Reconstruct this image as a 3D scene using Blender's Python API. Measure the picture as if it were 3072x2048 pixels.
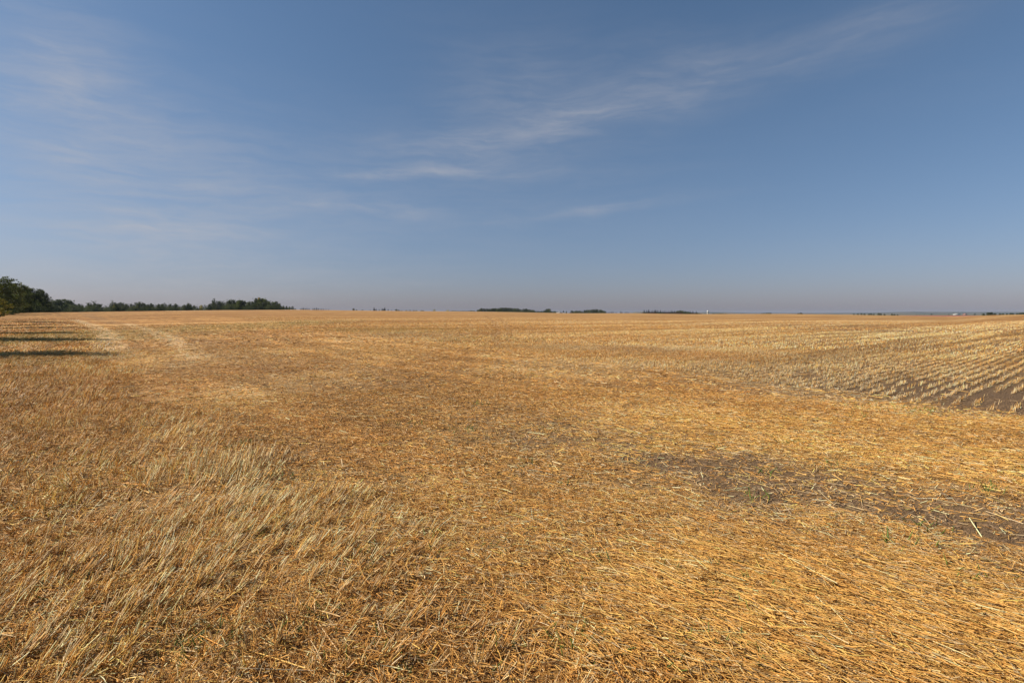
import bpy, math, random
import numpy as np
from mathutils import Vector

for o in list(bpy.data.objects):
    bpy.data.objects.remove(o, do_unlink=True)
S = bpy.context.scene
COL = S.collection
R = math.radians

# ------------------------------------------------------------------ camera
F = 1707.0                       # focal length in photo pixels (3072 wide)
PITCH = math.atan2(84.0, F)      # the eye level lies 84 px above the centre
EYE = 1.6
cam = bpy.data.cameras.new('camera')
cam.sensor_width = 36.0
cam.lens = 36.0 * F / 3072.0
cam.clip_start = 0.05
cam.clip_end = 40000.0
camo = bpy.data.objects.new('camera', cam)
camo.location = (0, 0, EYE)
camo.rotation_euler = (math.pi / 2 - PITCH, 0, 0)
COL.objects.link(camo)
S.camera = camo

# ------------------------------------------------------------------ light
SUN_AZ, SUN_EL = R(-92), R(36)   # azimuth from +Y towards +X: the sun stands to the left
sd = Vector((math.sin(SUN_AZ) * math.cos(SUN_EL), math.cos(SUN_AZ) * math.cos(SUN_EL), math.sin(SUN_EL)))
sun = bpy.data.lights.new('sun', 'SUN')
sun.energy = 5.0
sun.angle = R(0.5)
sun.color = (1.0, 0.90, 0.765)
suno = bpy.data.objects.new('sun', sun)
suno.rotation_euler = (-sd).to_track_quat('-Z', 'Y').to_euler()
COL.objects.link(suno)

S.view_settings.view_transform = 'Standard'
S.view_settings.look = 'None'
S.view_settings.exposure = 0.62
S.view_settings.gamma = 1.0
S.render.engine = 'CYCLES'
S.cycles.max_bounces = 6
S.cycles.diffuse_bounces = 3
S.cycles.glossy_bounces = 2
S.cycles.transmission_bounces = 2
S.cycles.volume_bounces = 0
S.cycles.transparent_max_bounces = 6

# ------------------------------------------------------------------ world: sky with thin cirrus
W = bpy.data.worlds.new('World')
S.world = W
W.use_nodes = True
nt = W.node_tree
nt.nodes.clear()


class NT:
    """tiny helper to write node trees"""
    def __init__(s, tree):
        s.t = tree

    def n(s, kind, **kw):
        nd = s.t.nodes.new(kind)
        for k, v in kw.items():
            setattr(nd, k, v)
        return nd

    def put(s, sock, v):
        if isinstance(v, bpy.types.NodeSocket):
            s.t.links.new(v, sock)
        elif v is not None:
            if sock.type == 'RGBA' and len(v) == 3:
                v = (*v, 1)
            sock.default_value = v

    def m(s, op, a, b=None, c=None, clamp=False):
        nd = s.n('ShaderNodeMath', operation=op, use_clamp=clamp)
        s.put(nd.inputs[0], a)
        if b is not None: s.put(nd.inputs[1], b)
        if c is not None: s.put(nd.inputs[2], c)
        return nd.outputs[0]

    def vm(s, op, a, b=None):
        nd = s.n('ShaderNodeVectorMath', operation=op)
        s.put(nd.inputs[0], a)
        if b is not None: s.put(nd.inputs[1], b)
        return nd.outputs['Value'] if op in ('DOT_PRODUCT', 'LENGTH') else nd.outputs[0]

    def mix(s, f, a, b, blend='MIX'):
        nd = s.n('ShaderNodeMix', data_type='RGBA', blend_type=blend)
        s.put(nd.inputs[0], f); s.put(nd.inputs[6], a); s.put(nd.inputs[7], b)
        return nd.outputs[2]

    def noise(s, vec, scale, detail=4, rough=0.55, dist=0.0):
        nd = s.n('ShaderNodeTexNoise')
        s.put(nd.inputs['Vector'], vec)
        nd.inputs['Scale'].default_value = scale
        nd.inputs['Detail'].default_value = detail
        nd.inputs['Roughness'].default_value = rough
        nd.inputs['Distortion'].default_value = dist
        return nd.outputs[0]

    def mapping(s, vec, loc=(0, 0, 0), rot=(0, 0, 0), sc=(1, 1, 1), kind='POINT'):
        nd = s.n('ShaderNodeMapping', vector_type=kind)
        s.put(nd.inputs['Vector'], vec)
        nd.inputs['Location'].default_value = loc
        nd.inputs['Rotation'].default_value = rot
        nd.inputs['Scale'].default_value = sc
        return nd.outputs[0]

    def rng(s, v, a, b, c=0.0, d=1.0, smooth=True):
        nd = s.n('ShaderNodeMapRange', interpolation_type='SMOOTHSTEP' if smooth else 'LINEAR')
        s.put(nd.inputs['Value'], v)
        for k, val in zip(('From Min', 'From Max', 'To Min', 'To Max'), (a, b, c, d)):
            nd.inputs[k].default_value = val
        return nd.outputs[0]

    def ramp(s, f, stops, interp='LINEAR'):
        nd = s.n('ShaderNodeValToRGB')
        nd.color_ramp.interpolation = interp
        el = nd.color_ramp.elements
        while len(el) < len(stops):
            el.new(0.5)
        for e, (p, c) in zip(el, stops):
            e.position = p
            e.color = (*c, 1)
        s.put(nd.inputs[0], f)
        return nd.outputs[0]


def ray(px, py):
    u = (px - 1536) / F
    v = (1024 - py) / F
    c, s_ = math.cos(PITCH), math.sin(PITCH)
    return Vector((u, c + v * s_, -s_ + v * c)).normalized()


def az_el(px, py):
    d = ray(px, py)
    return math.atan2(d.x, d.y), math.asin(d.z)


w = NT(nt)
sky = w.n('ShaderNodeTexSky', sky_type='NISHITA')
sky.sun_disc = False
sky.sun_elevation = SUN_EL
sky.sun_rotation = SUN_AZ
sky.altitude = 700
sky.air_density = 1.0
sky.dust_density = 1.0
sky.ozone_density = 1.3
tc = w.n('ShaderNodeTexCoord')
sep = w.n('ShaderNodeSeparateXYZ')
nt.links.new(tc.outputs['Generated'], sep.inputs[0])
gx, gy, gz = sep.outputs
az = w.m('ARCTAN2', gx, gy)
el = w.m('ARCSINE', gz)
cmb = w.n('ShaderNodeCombineXYZ')
nt.links.new(az, cmb.inputs[0]); nt.links.new(el, cmb.inputs[1])
ae = cmb.outputs[0]
# (px0, py0, px1, py1, half width in px, strength)
STREAKS = [
    (-60, 60, 420, 400, 130, .62),
    (150, 330, 900, 560, 60, .22),
    (2900, 20, 2330, 175, 50, .34),
    (2450, 150, 1850, 170, 60, .26),
    (2350, 200, 1700, 350, 60, .34),
    (1900, 300, 1480, 450, 55, .40),
    (1900, 335, 1620, 340, 14, .26),
    (1750, 250, 1250, 330, 120, .22),
    (1600, 420, 1050, 450, 45, .30),
    (930, 530, 1490, 506, 12, .52),
    (1150, 514, 1900, 520, 20, .22),
    (820, 610, 1330, 645, 18, .48),
    (-80, 440, 620, 500, 11, .34),
    (-80, 498, 850, 570, 16, .26),
    (1290, 680, 2150, 588, 14, .26),
    (1600, 650, 1950, 606, 10, .22),
    (-50, 670, 950, 695, 34, .34),
    (300, 600, 1250, 640, 50, .18),
    (1200, 838, 1380, 846, 8, .12),
    (900, 600, 2200, 560, 150, .10),
    (1250, 500, 1500, 380, 60, .16),
    (-400, 300, 900, 900, 280, .46),
    (-300, 760, 1500, 800, 120, .22),
    (300, 420, 1700, 480, 120, .16),
    (1300, 150, 2100, 330, 130, .14),
]
warp = w.noise(w.mapping(ae, sc=(2.5, 5, 1)), 1.6, 4, .6)
wv = w.n('ShaderNodeCombineXYZ')
nt.links.new(w.m('MULTIPLY', w.m('SUBTRACT', warp, .5), .10), wv.inputs[0])
nt.links.new(w.m('MULTIPLY', w.m('SUBTRACT', warp, .5), .05), wv.inputs[1])
aew = w.vm('ADD', ae, wv.outputs[0])
acc = None
for x0, y0, x1, y1, hw, st in STREAKS:
    a0, e0 = az_el(x0, y0)
    a1, e1 = az_el(x1, y1)
    L = math.hypot(a1 - a0, e1 - e0)
    q = w.mapping(aew, loc=((a0 + a1) / 2, (e0 + e1) / 2, 0), rot=(0, 0, math.atan2(e1 - e0, a1 - a0)),
                  sc=(L * .42, hw / F, 1), kind='TEXTURE')
    g = w.m('MULTIPLY', w.m('EXPONENT', w.m('MULTIPLY', w.vm('DOT_PRODUCT', q, q), -1.0)), st)
    acc = g if acc is None else w.m('ADD', acc, g)
fib = w.noise(w.mapping(aew, rot=(0, 0, R(-9)), sc=(2.2, 16, 1)), 3.0, 7, .62, .3)
fib2 = w.noise(w.mapping(aew, rot=(0, 0, R(-22)), sc=(3.0, 9, 1)), 5.0, 6, .6, .5)
tex = w.m('MULTIPLY', w.rng(fib, .25, .75, .15, 1.0), w.rng(fib2, .15, .75, .55, 1.0))
cl = w.m('MULTIPLY', acc, w.m('ADD', w.m('MULTIPLY', tex, 1.0), .16), clamp=True)
veil = w.m('MULTIPLY', w.rng(w.noise(w.mapping(aew, sc=(1.5, 6, 1)), 1.3, 5, .6), .45, .8), .05)
cl = w.m('ADD', cl, veil, clamp=True)
base = w.mix(1.0, sky.outputs[0], (1, 1, 1), 'MULTIPLY')
# thicker, greyer air near the horizon and towards the sun
lowair = w.m('EXPONENT', w.m('MULTIPLY', w.m('MAXIMUM', el, 0.0), -4.2))
SKYMUL = w.mix(lowair, (0.81, .965, 1.03), (0.57, .485, .555))
base = w.mix(1.0, base, SKYMUL, 'MULTIPLY')
low2 = w.m('EXPONENT', w.m('MULTIPLY', w.m('MAXIMUM', el, 0.0), -11.0))
base = w.mix(1.0, base, w.mix(low2, (1, 1, 1), (.93, 1.05, 1.36)), 'MULTIPLY')
cloudcol = w.mix(1.0, base, (0, 0, 0), 'MIX')
lit = w.mix(w.m('MULTIPLY', cl, .64), base, (5.0, 4.9, 5.1))
bg = w.n('ShaderNodeBackground')
nt.links.new(lit, bg.inputs[0])
bg.inputs[1].default_value = 0.065
ow = w.n('ShaderNodeOutputWorld')
nt.links.new(bg.outputs[0], ow.inputs[0])

# ------------------------------------------------------------------ numpy helpers
rs = np.random.RandomState(7)


def h2(i, j, seed):
    i = i.astype(np.int64).astype(np.uint64) & np.uint64(0xffffffff)
    j = j.astype(np.int64).astype(np.uint64) & np.uint64(0xffffffff)
    n = (i * np.uint64(374761393) + j * np.uint64(668265263) + np.uint64(seed * 974711 + 17)) & np.uint64(0xffffffff)
    n = ((n ^ (n >> np.uint64(13))) * np.uint64(1274126177)) & np.uint64(0xffffffff)
    n = n ^ (n >> np.uint64(16))
    return (n & np.uint64(0xffffff)).astype(np.float64) / 16777215.0


def vnoise(x, y, seed=0):
    xi, yi = np.floor(x), np.floor(y)
    fx, fy = x - xi, y - yi
    fx = fx * fx * (3 - 2 * fx); fy = fy * fy * (3 - 2 * fy)
    a = h2(xi, yi, seed); b = h2(xi + 1, yi, seed); c = h2(xi, yi + 1, seed); d = h2(xi + 1, yi + 1, seed)
    return (a * (1 - fx) + b * fx) * (1 - fy) + (c * (1 - fx) + d * fx) * fy


def fbm(x, y, seed=0, octv=4, gain=.5):
    s_, a, t = 0, 1.0, 0
    for k in range(octv):
        s_ = s_ + a * vnoise(x * 2 ** k + 13.7 * k, y * 2 ** k - 7.1 * k, seed + k)
        t += a
        a *= gain
    return s_ / t


def sstep(v, a, b):
    t = np.clip((v - a) / (b - a), 0, 1)
    return t * t * (3 - 2 * t)


def lerp(a, b, t):
    return a + (b - a) * t


def px_world(px, py):
    """where the flat field is met by the sight line of a photo pixel"""
    d = ray(px, py)
    k = -EYE / d.z
    return d.x * k, d.y * k


ROW = (math.sin(R(48)), math.cos(R(48)))       # drilling direction of the crop rows
ACR = (math.cos(R(48)), -math.sin(R(48)))      # across the rows

# ------------------------------------------------------------------ terrain height
SKYLINE = [(-400, 938), (0, 938), (150, 937), (400, 933.5), (640, 930.5), (900, 929), (1050, 931), (1230, 933), (1400, 934),
           (1560, 936.5), (1700, 939.5), (1900, 939.5), (2060, 942), (2200, 941.5), (2350, 941.5), (2500, 943),
           (2600, 945), (2740, 947.5), (2840, 949.5), (2900, 948.6), (2980, 944.8), (3072, 943.4), (3500, 941)]
_sa = np.array([math.atan((p - 1536) / F) for p, _ in SKYLINE])
_st = np.array([(940 - y) / F * math.cos(a) for (p, y), a in zip(SKYLINE, _sa)])
_ra = np.array([R(-180), R(-39), R(-34), R(-5), R(20), R(38), R(42), R(180)])
_rr = np.array([290., 290., 520., 640., 700., 620., 380., 380.])
ZFAR = -8.0


def crest(a):
    k = 7.0 / F
    t = (np.interp(a - k, _sa, _st) + np.interp(a, _sa, _st) * 2 + np.interp(a + k, _sa, _st)) / 4
    return np.interp(a, _ra, _rr), t


def ground_z(x, y, micro=True):
    x = np.asarray(x, float); y = np.asarray(y, float)
    r = np.hypot(x, y)
    a = np.arctan2(x, y)
    rc, t = crest(a)
    zc = EYE + rc * t
    s_ = np.clip(r / rc, 0, 1)
    zin = zc * s_ ** np.interp(a, [R(-42), R(-30)], [2.0, 1.35])
    drop = zc - (r - rc) * 0.0065
    k = 1.2
    zo = drop + np.log1p(np.exp(np.clip((ZFAR - drop) / k, -60, 60))) * k
    z = np.where(r < rc, zin, zo)
    if micro:
        fade = 1 - sstep(r, 60, 300)
        z = z + (fbm(x / 9, y / 9, 3, 3) - .5) * .16 * fade * sstep(r, 2, 12)
        f2 = 1 - sstep(r, 12, 40)
        z = z + (fbm(x / .55, y / .55, 11, 3) - .5) * .055 * f2
    return z


def gz1(x, y, micro=True):
    return float(ground_z(np.array([x]), np.array([y]), micro)[0])


# ------------------------------------------------------------------ patches of the field
def patch(x, y, px, py, rx, ry, soft=.45, seed=1, warp_=.55, skew=0.0):
    """0..1 mask of an oval patch of ground given by where the photo shows it"""
    cx, cy = px_world(px, py)
    x1, _ = px_world(px + rx, py)
    _, yn = px_world(px, py + ry)
    _, yf = px_world(px, max(py - ry, 946))
    ax = abs(x1 - cx)
    dy = y - cy
    ay = np.where(dy > 0, abs(yf - cy), abs(cy - yn))
    n = (fbm(x / (ax * .45), y / (ax * .45), seed, 4, .6) - .5) * 2 * warp_
    dx = x - cx - skew * dy
    d = np.sqrt((dx / ax) ** 2 + (dy / ay) ** 2) + n
    return 1 - sstep(d, 1 - soft, 1 + soft)


def zones(x, y):
    z = {}
    r = np.hypot(x, y)
    P = lambda *a, **k: patch(x, y, *a, **k)
    z['r'] = r
    hb = x * math.cos(R(38)) + y * math.sin(R(38))      # distance across the headland, away from the tree row
    ha = -x * math.sin(R(38)) + y * math.cos(R(38))     # distance along it
    wob = (fbm(ha / 7, hb / 7, 15, 3) - .5) * 2.2 + (fbm(x / .9, y / .9, 18, 3) - .5) * 1.3
    hw = hb + wob
    strk = fbm(hb / .55 + wob, ha / 6.0, 16, 4, .6)     # streaks left along the headland by the machines
    z['strk'] = strk
    z['head'] = 1 - sstep(hw, 11.2 + .12 * np.maximum(ha, 0), 12.6 + .12 * np.maximum(ha, 0))
    sb = sstep(hw, 4.0, 4.9) * (1 - sstep(hw, 5.6, 7.0))
    soilband = sb * sstep(fbm(hb / .8, ha / 2.2, 17, 4, .6), .04, .50) * (1 - sstep(ha, 3.5, 9)) * sstep(ha, -3.5, 0)
    z['dustband'] = sstep(hw, 3.6, 4.8) * (1 - sstep(hw, 6.0, 7.4)) * sstep(ha, 4, 9)
    soil = np.maximum.reduce([
        1.0 * soilband,
        .45 * P(2560, 1530, 460, 65, seed=21, warp_=.9, soft=.8),
        .35 * P(2180, 1455, 330, 48, seed=22, warp_=.9, soft=.8),
        .45 * P(2980, 1500, 220, 40, seed=24, warp_=.9),
        .34 * P(1640, 1310, 240, 40, seed=25, warp_=.9),
        .20 * P(2100, 1560, 300, 70, seed=26, warp_=.9),
    ])
    z['soil'] = np.clip(soil, 0, 1)
    drill = 1.0 * P(3110, 1205, 300, 62, seed=27, soft=.25, warp_=.25)
    z['drill'] = np.maximum(drill, .75 * P(2930, 1235, 170, 20, seed=28, warp_=.5))
    z['thin'] = np.maximum(.45 * P(2560, 1180, 420, 30, seed=29, warp_=.7), .3 * P(2350, 1185, 200, 25, seed=30))
    z['grey'] = np.maximum.reduce([.9 * P(2420, 1145, 330, 50, seed=31), .7 * P(1850, 1045, 330, 10, seed=32),
                                   .5 * P(2900, 1130, 300, 60, seed=33), .45 * P(600, 1085, 140, 26, seed=34),
                                   .25 * P(700, 1440, 260, 110, seed=35), .4 * P(1250, 1010, 200, 10, seed=36),
                                   .55 * P(1750, 1100, 260, 16, seed=37)])
    z['green'] = np.maximum.reduce([.85 * P(150, 1015, 320, 46, seed=41), .45 * P(80, 1080, 260, 30, seed=42),
                                    .35 * P(1150, 995, 260, 8, seed=43), .3 * P(1430, 1022, 180, 10, seed=44)])
    z['dark'] = np.maximum.reduce([.8 * P(850, 1100, 150, 20, seed=51), .5 * P(700, 1085, 160, 18, seed=52),
                                   .75 * P(1900, 1050, 110, 8, seed=53), .5 * P(2150, 1068, 200, 12, seed=54),
                                   .6 * P(780, 1010, 240, 8, seed=55), .5 * P(1050, 1180, 160, 30, seed=56),
                                   .4 * P(560, 1040, 240, 18, seed=57)])
    # standing tall stubble near the camera, left
    lb = (1 - sstep(hw, .9, 2.1)) * (.55 + .45 * sstep(strk, .38, .6)) * (1 - sstep(ha, 9, 40) * .6)
    st = np.maximum.reduce([lb, .8 * P(250, 1880, 760, 330, seed=61, soft=.6, warp_=.8), .9 * P(640, 1440, 190, 90, seed=62, warp_=.4),
                            .8 * P(900, 1640, 420, 160, seed=63, warp_=.8), .65 * P(1350, 1960, 380, 120, seed=64, warp_=.9),
                            0 * x])
    z['clump'] = P(660, 1425, 150, 62, seed=66, warp_=.5)
    z['tall'] = np.clip(np.maximum(st, z['clump']), 0, 1)
    z['gold'] = np.maximum.reduce([P(2500, 1880, 900, 230, seed=71, soft=.5), .6 * P(2800, 1400, 500, 70, seed=72),
                                   .6 * P(2100, 1320, 380, 60, seed=73), .5 * P(2300, 1270, 700, 40, seed=74)])
    z['trod'] = z['head'] * sstep(hw, 1.4, 2.4)
    z['rows'] = 1 - z['head']
    z['open'] = z['rows'] * sstep(x / np.maximum(np.abs(y), .5), .12, .62)      # where the rows stand clear of loose straw
    z['n1'] = fbm(x / 2.4, y / 2.4, 81, 4)
    z['n2'] = fbm(x / .5, y / .5, 91, 3)
    # swath bands laid by the harvester, about 9 m apart along the drilling direction
    c = x * ACR[0] + y * ACR[1]
    al = x * ROW[0] + y * ROW[1]
    z['rowc'] = fbm(c / .5, al / 14, 97, 2)
    z['band'] = fbm(c / 4.2 + (fbm(al / 60, c / 60, 95, 2) - .5) * 1.6, al / 70, 96, 3, .6)
    # wheel tracks of the sprayer
    def track(pts, hw):
        m = np.zeros_like(x)
        for (p0, q0), (p1, q1) in zip(pts[:-1], pts[1:]):
            ax_, ay_ = px_world(p0, q0); bx_, by_ = px_world(p1, q1)
            vx, vy = bx_ - ax_, by_ - ay_
            t = np.clip(((x - ax_) * vx + (y - ay_) * vy) / (vx * vx + vy * vy), 0, 1)
            d = np.hypot(x - ax_ - t * vx, y - ay_ - t * vy)
            m = np.maximum(m, 1 - sstep(d, hw * .4, hw * 1.3))
        return m
    z['pale'] = np.maximum.reduce([track([(225, 965), (290, 985), (325, 1010), (330, 1040), (345, 1075)], .8),
                                   .9 * track([(380, 975), (480, 1005), (545, 1040), (590, 1075)], .65)])
    z['rut'] = np.maximum(track([(1455, 952), (1478, 968), (1490, 985), (1488, 1005), (1484, 1040)], .38),
                          .8 * track([(1490, 952), (1515, 975), (1526, 995), (1526, 1030)], .34))
    return z


C_PALE = np.array((.80, .575, .31)); C_GOLD = np.array((.73, .405, .118)); C_ORNG = np.array((.52, .25, .062))
C_GREY = np.array((.50, .355, .19)); C_DARK = np.array((.20, .10, .034)); C_SOIL = np.array((.115, .078, .058))
C_GREN = np.array((.30, .25, .075))


def field_color(x, y, z):
    """colour of the straw cover as a whole"""
    t = z['n1'][..., None]
    c = lerp(np.array((.37, .196, .066)), np.array((.52, .315, .125)), sstep(t, .3, .7))
    far = sstep(z['r'], 14, 60)[..., None]
    b = sstep(z['band'], .34, .66)[..., None]
    left = sstep(-x / np.maximum(np.abs(y), 1), -.5, .75)[..., None]
    cf = lerp(lerp(np.array((.33, .165, .050)), np.array((.53, .32, .125)), b),
              lerp(np.array((.29, .130, .035)), np.array((.48, .265, .090)), b), left)
    c = lerp(c, cf, far * .85)
    hs = (z['head'] * sstep(z['r'], 2, 8))[..., None]
    c = lerp(c, c * lerp(.80, 1.20, sstep(z['strk'], .34, .64))[..., None], hs)
    ro = (z['rows'] * (1 - sstep(z['r'], 60, 160)) * (.35 + .65 * z['open']))[..., None]
    c = lerp(c, c * lerp(.60, 1.22, sstep(z['rowc'], .3, .62))[..., None], ro)
    k = lambda n, v, a=1.0: lerp(c, np.array(v), (z[n] * a)[..., None])
    c = k('gold', (.50, .29, .085), .5)
    c = k('grey', (.43, .30, .145), .55)
    c = k('green', (.36, .26, .095), .6)
    c = k('dark', (.27, .14, .055), .65)
    c = k('dustband', (.29, .18, .085), .3)
    c = k('pale', (.58, .40, .21), .65)
    c = k('rut', (.30, .16, .06), .5)
    c = c * lerp(1, .8, sstep(z['r'], 80, 190))[..., None]
    return c


# ------------------------------------------------------------------ mesh helpers
def mesh_np(name, V, Q, cols=None, smooth=False, corners=4):
    me = bpy.data.meshes.new(name)
    V = np.asarray(V, np.float32); Q = np.asarray(Q, np.int32)
    me.vertices.add(len(V)); me.vertices.foreach_set('co', V.ravel())
    me.loops.add(Q.size); me.loops.foreach_set('vertex_index', Q.ravel())
    me.polygons.add(len(Q))
    me.polygons.foreach_set('loop_start', np.arange(0, Q.size, corners, dtype=np.int32))
    me.update(calc_edges=True)
    if smooth:
        me.polygons.foreach_set('use_smooth', np.ones(len(Q), bool))
    if cols is not None:
        at = me.color_attributes.new('tint', 'FLOAT_COLOR', 'POINT')
        at.data.foreach_set('color', np.asarray(cols, np.float32).ravel())
    me.validate()
    return me


def link(name, me, mat=None, parent=None):
    o = bpy.data.objects.new(name, me)
    if mat is not None and me is not None and not me.materials:
        me.materials.append(mat)
    COL.objects.link(o)
    o.parent = parent
    return o


def tag(o, label=None, cat=None, group=None, kind=None):
    if label: o['label'] = label
    if cat: o['category'] = cat
    if group: o['group'] = group
    if kind: o['kind'] = kind
    return o


def new_mat(name, rough=.8, spec=.3):
    m = bpy.data.materials.new(name)
    m.use_nodes = True
    n = NT(m.node_tree)
    b = m.node_tree.nodes['Principled BSDF']
    b.inputs['Roughness'].default_value = rough
    b.inputs['Specular IOR Level'].default_value = spec
    return m, n, b


# ------------------------------------------------------------------ ground sheet
azf = np.concatenate([np.linspace(-180, -56, 32)[:-1], np.linspace(-56, 56, 760), np.linspace(56, 180, 32)[1:-1]])
azf = np.radians(azf)
rad = np.concatenate([np.geomspace(.25, 900, 400), np.geomspace(930, 15000, 60)])
A, RR = np.meshgrid(azf, rad)
gx_, gy_ = RR * np.sin(A), RR * np.cos(A)
gzv = ground_z(gx_, gy_)
# plough ridges of the drill rows
Z = zones(gx_.ravel(), gy_.ravel())
col = field_color(gx_.ravel(), gy_.ravel(), Z)
rcv, _ = crest(A.ravel())
rr_ = RR.ravel(); X_, Y_ = gx_.ravel(), gy_.ravel()
soilm = np.clip(np.maximum(Z['soil'], np.maximum(Z['drill'], Z['thin'])), 0, 1)
soilm = np.where(rr_ < 60, soilm, 0)
# country beyond the stubble field: patchwork of pasture, woods and ploughed land
far = sstep(rr_, rcv * 1.02, rcv * 1.06)
fld = h2(np.floor(X_ / 760 + .3 * np.floor(Y_ / 900)), np.floor(Y_ / 900), 5)[:, None]
fc = np.where(fld < .3, np.array([[.10, .11, .05]]), np.where(fld < .55, np.array([[.24, .17, .08]]), np.where(fld < .8, np.array([[.06, .075, .035]]), np.array([[.17, .12, .065]]))))
col = lerp(col, fc, far[:, None])
aa = A.ravel()
apx = 1536 + F * np.tan(np.clip(aa, -1.2, 1.2))
pl = sstep(apx, 2600, 2680) * (1 - sstep(apx, 3010, 3060)) * (rr_ > rcv * 1.1) * (rr_ < 3600)
col = lerp(col, np.array([[.30, .10, .055]]), pl[:, None])
edge = sstep(rr_, rcv * .985, rcv * .995) * (1 - sstep(rr_, rcv * 1.12, rcv * 1.16)) * sstep(apx, 2860, 2960) * (aa > 0)
col = lerp(col, np.array([[.07, .065, .02]]), edge[:, None])
edge = sstep(rr_, rcv * .9, rcv * .96) * (rr_ < rcv * 1.0) * (apx > 500) * (apx < 2830)
col = lerp(col, np.array([[.58, .41, .24]]), (edge * .5)[:, None])
gap = Z['open'] * (1 - sstep(rr_, 40, 140)) * (1 - far)
col = lerp(col, np.array([[.17, .105, .052]]), (gap * .9)[:, None])
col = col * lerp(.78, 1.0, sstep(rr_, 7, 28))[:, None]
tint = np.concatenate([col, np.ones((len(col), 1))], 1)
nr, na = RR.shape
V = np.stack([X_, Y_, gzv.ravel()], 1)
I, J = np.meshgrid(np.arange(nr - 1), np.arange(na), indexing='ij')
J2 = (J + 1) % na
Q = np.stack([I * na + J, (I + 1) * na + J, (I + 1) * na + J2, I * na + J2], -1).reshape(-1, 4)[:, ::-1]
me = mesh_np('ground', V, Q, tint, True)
sa = me.attributes.new('soil', 'FLOAT', 'POINT')
sa.data.foreach_set('value', soilm.astype(np.float32))
fa = me.attributes.new('field', 'FLOAT', 'POINT')
fa.data.foreach_set('value', (1 - far).astype(np.float32))

gm, n, b = new_mat('stubble_ground', .9, .15)
tcn = n.n('ShaderNodeTexCoord').outputs['Object']
ta = n.n('ShaderNodeAttribute', attribute_name='tint').outputs['Color']
so = n.n('ShaderNodeAttribute', attribute_name='soil').outputs['Fac']
fi = n.n('ShaderNodeAttribute', attribute_name='field').outputs['Fac']
fine = n.noise(tcn, 38, 5, .7)
mid = n.noise(tcn, 7, 5, .65)
rowv = n.mapping(tcn, rot=(0, 0, R(-42)), sc=(1, 1, 1))    # x runs along the rows
stretch = n.noise(n.mapping(rowv, sc=(.035, .55, 1)), 1.0, 5, .62)
stretch2 = n.noise(n.mapping(rowv, sc=(.25, 3.2, 1)), 1.0, 4, .6)
flecks = n.noise(n.mapping(rowv, sc=(3, 26, 1)), 1.0, 4, .7)
f = n.m('ADD', n.m('MULTIPLY', n.rng(fine, .25, .75), .55), n.m('MULTIPLY', n.rng(mid, .3, .7), .35))
f = n.m('ADD', f, n.m('MULTIPLY', n.rng(stretch, .32, .68), .50))
f = n.m('ADD', f, n.m('MULTIPLY', n.rng(stretch2, .3, .7), .34))
f = n.m('ADD', f, n.m('MULTIPLY', n.rng(flecks, .3, .7), .40))
f = n.m('ADD', n.m('MULTIPLY', n.m('SUBTRACT', f, 1.07), n.m('ADD', n.m('MULTIPLY', fi, .55), .25)), 1.0)
cmbf = n.n('ShaderNodeCombineXYZ')
for i_, p_ in enumerate((.85, 1.0, 1.25)):
    n.put(cmbf.inputs[i_], n.m('POWER', f, p_))
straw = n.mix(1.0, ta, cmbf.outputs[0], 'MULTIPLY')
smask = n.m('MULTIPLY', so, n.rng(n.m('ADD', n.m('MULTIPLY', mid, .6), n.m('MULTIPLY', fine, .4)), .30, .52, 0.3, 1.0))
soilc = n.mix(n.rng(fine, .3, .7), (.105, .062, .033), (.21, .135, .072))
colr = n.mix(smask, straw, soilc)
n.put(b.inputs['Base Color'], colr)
bp = n.n('ShaderNodeBump')
bp.inputs['Strength'].default_value = .8
bp.inputs['Distance'].default_value = .05
n.put(bp.inputs['Height'], n.m('ADD', fine, n.m('ADD', n.m('MULTIPLY', mid, 1.4), flecks)))
n.put(b.inputs['Normal'], bp.outputs[0])
ground = tag(link('ground', me, gm), 'stubble field of cut grain rolling away to the horizon', 'field', kind='structure')

# ------------------------------------------------------------------ straw
sm, n, b = new_mat('straw', .5, .2)
n.put(b.inputs['Base Color'], n.n('ShaderNodeAttribute', attribute_name='tint').outputs['Color'])
tr = n.n('ShaderNodeBsdfTranslucent')
n.put(tr.inputs[0], n.n('ShaderNodeAttribute', attribute_name='tint').outputs['Color'])
mx = n.n('ShaderNodeMixShader')
mx.inputs[0].default_value = .12
sm.node_tree.links.new(b.outputs[0], mx.inputs[1]); sm.node_tree.links.new(tr.outputs[0], mx.inputs[2])
sm.node_tree.links.new(mx.outputs[0], sm.node_tree.nodes['Material Output'].inputs[0])


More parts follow.
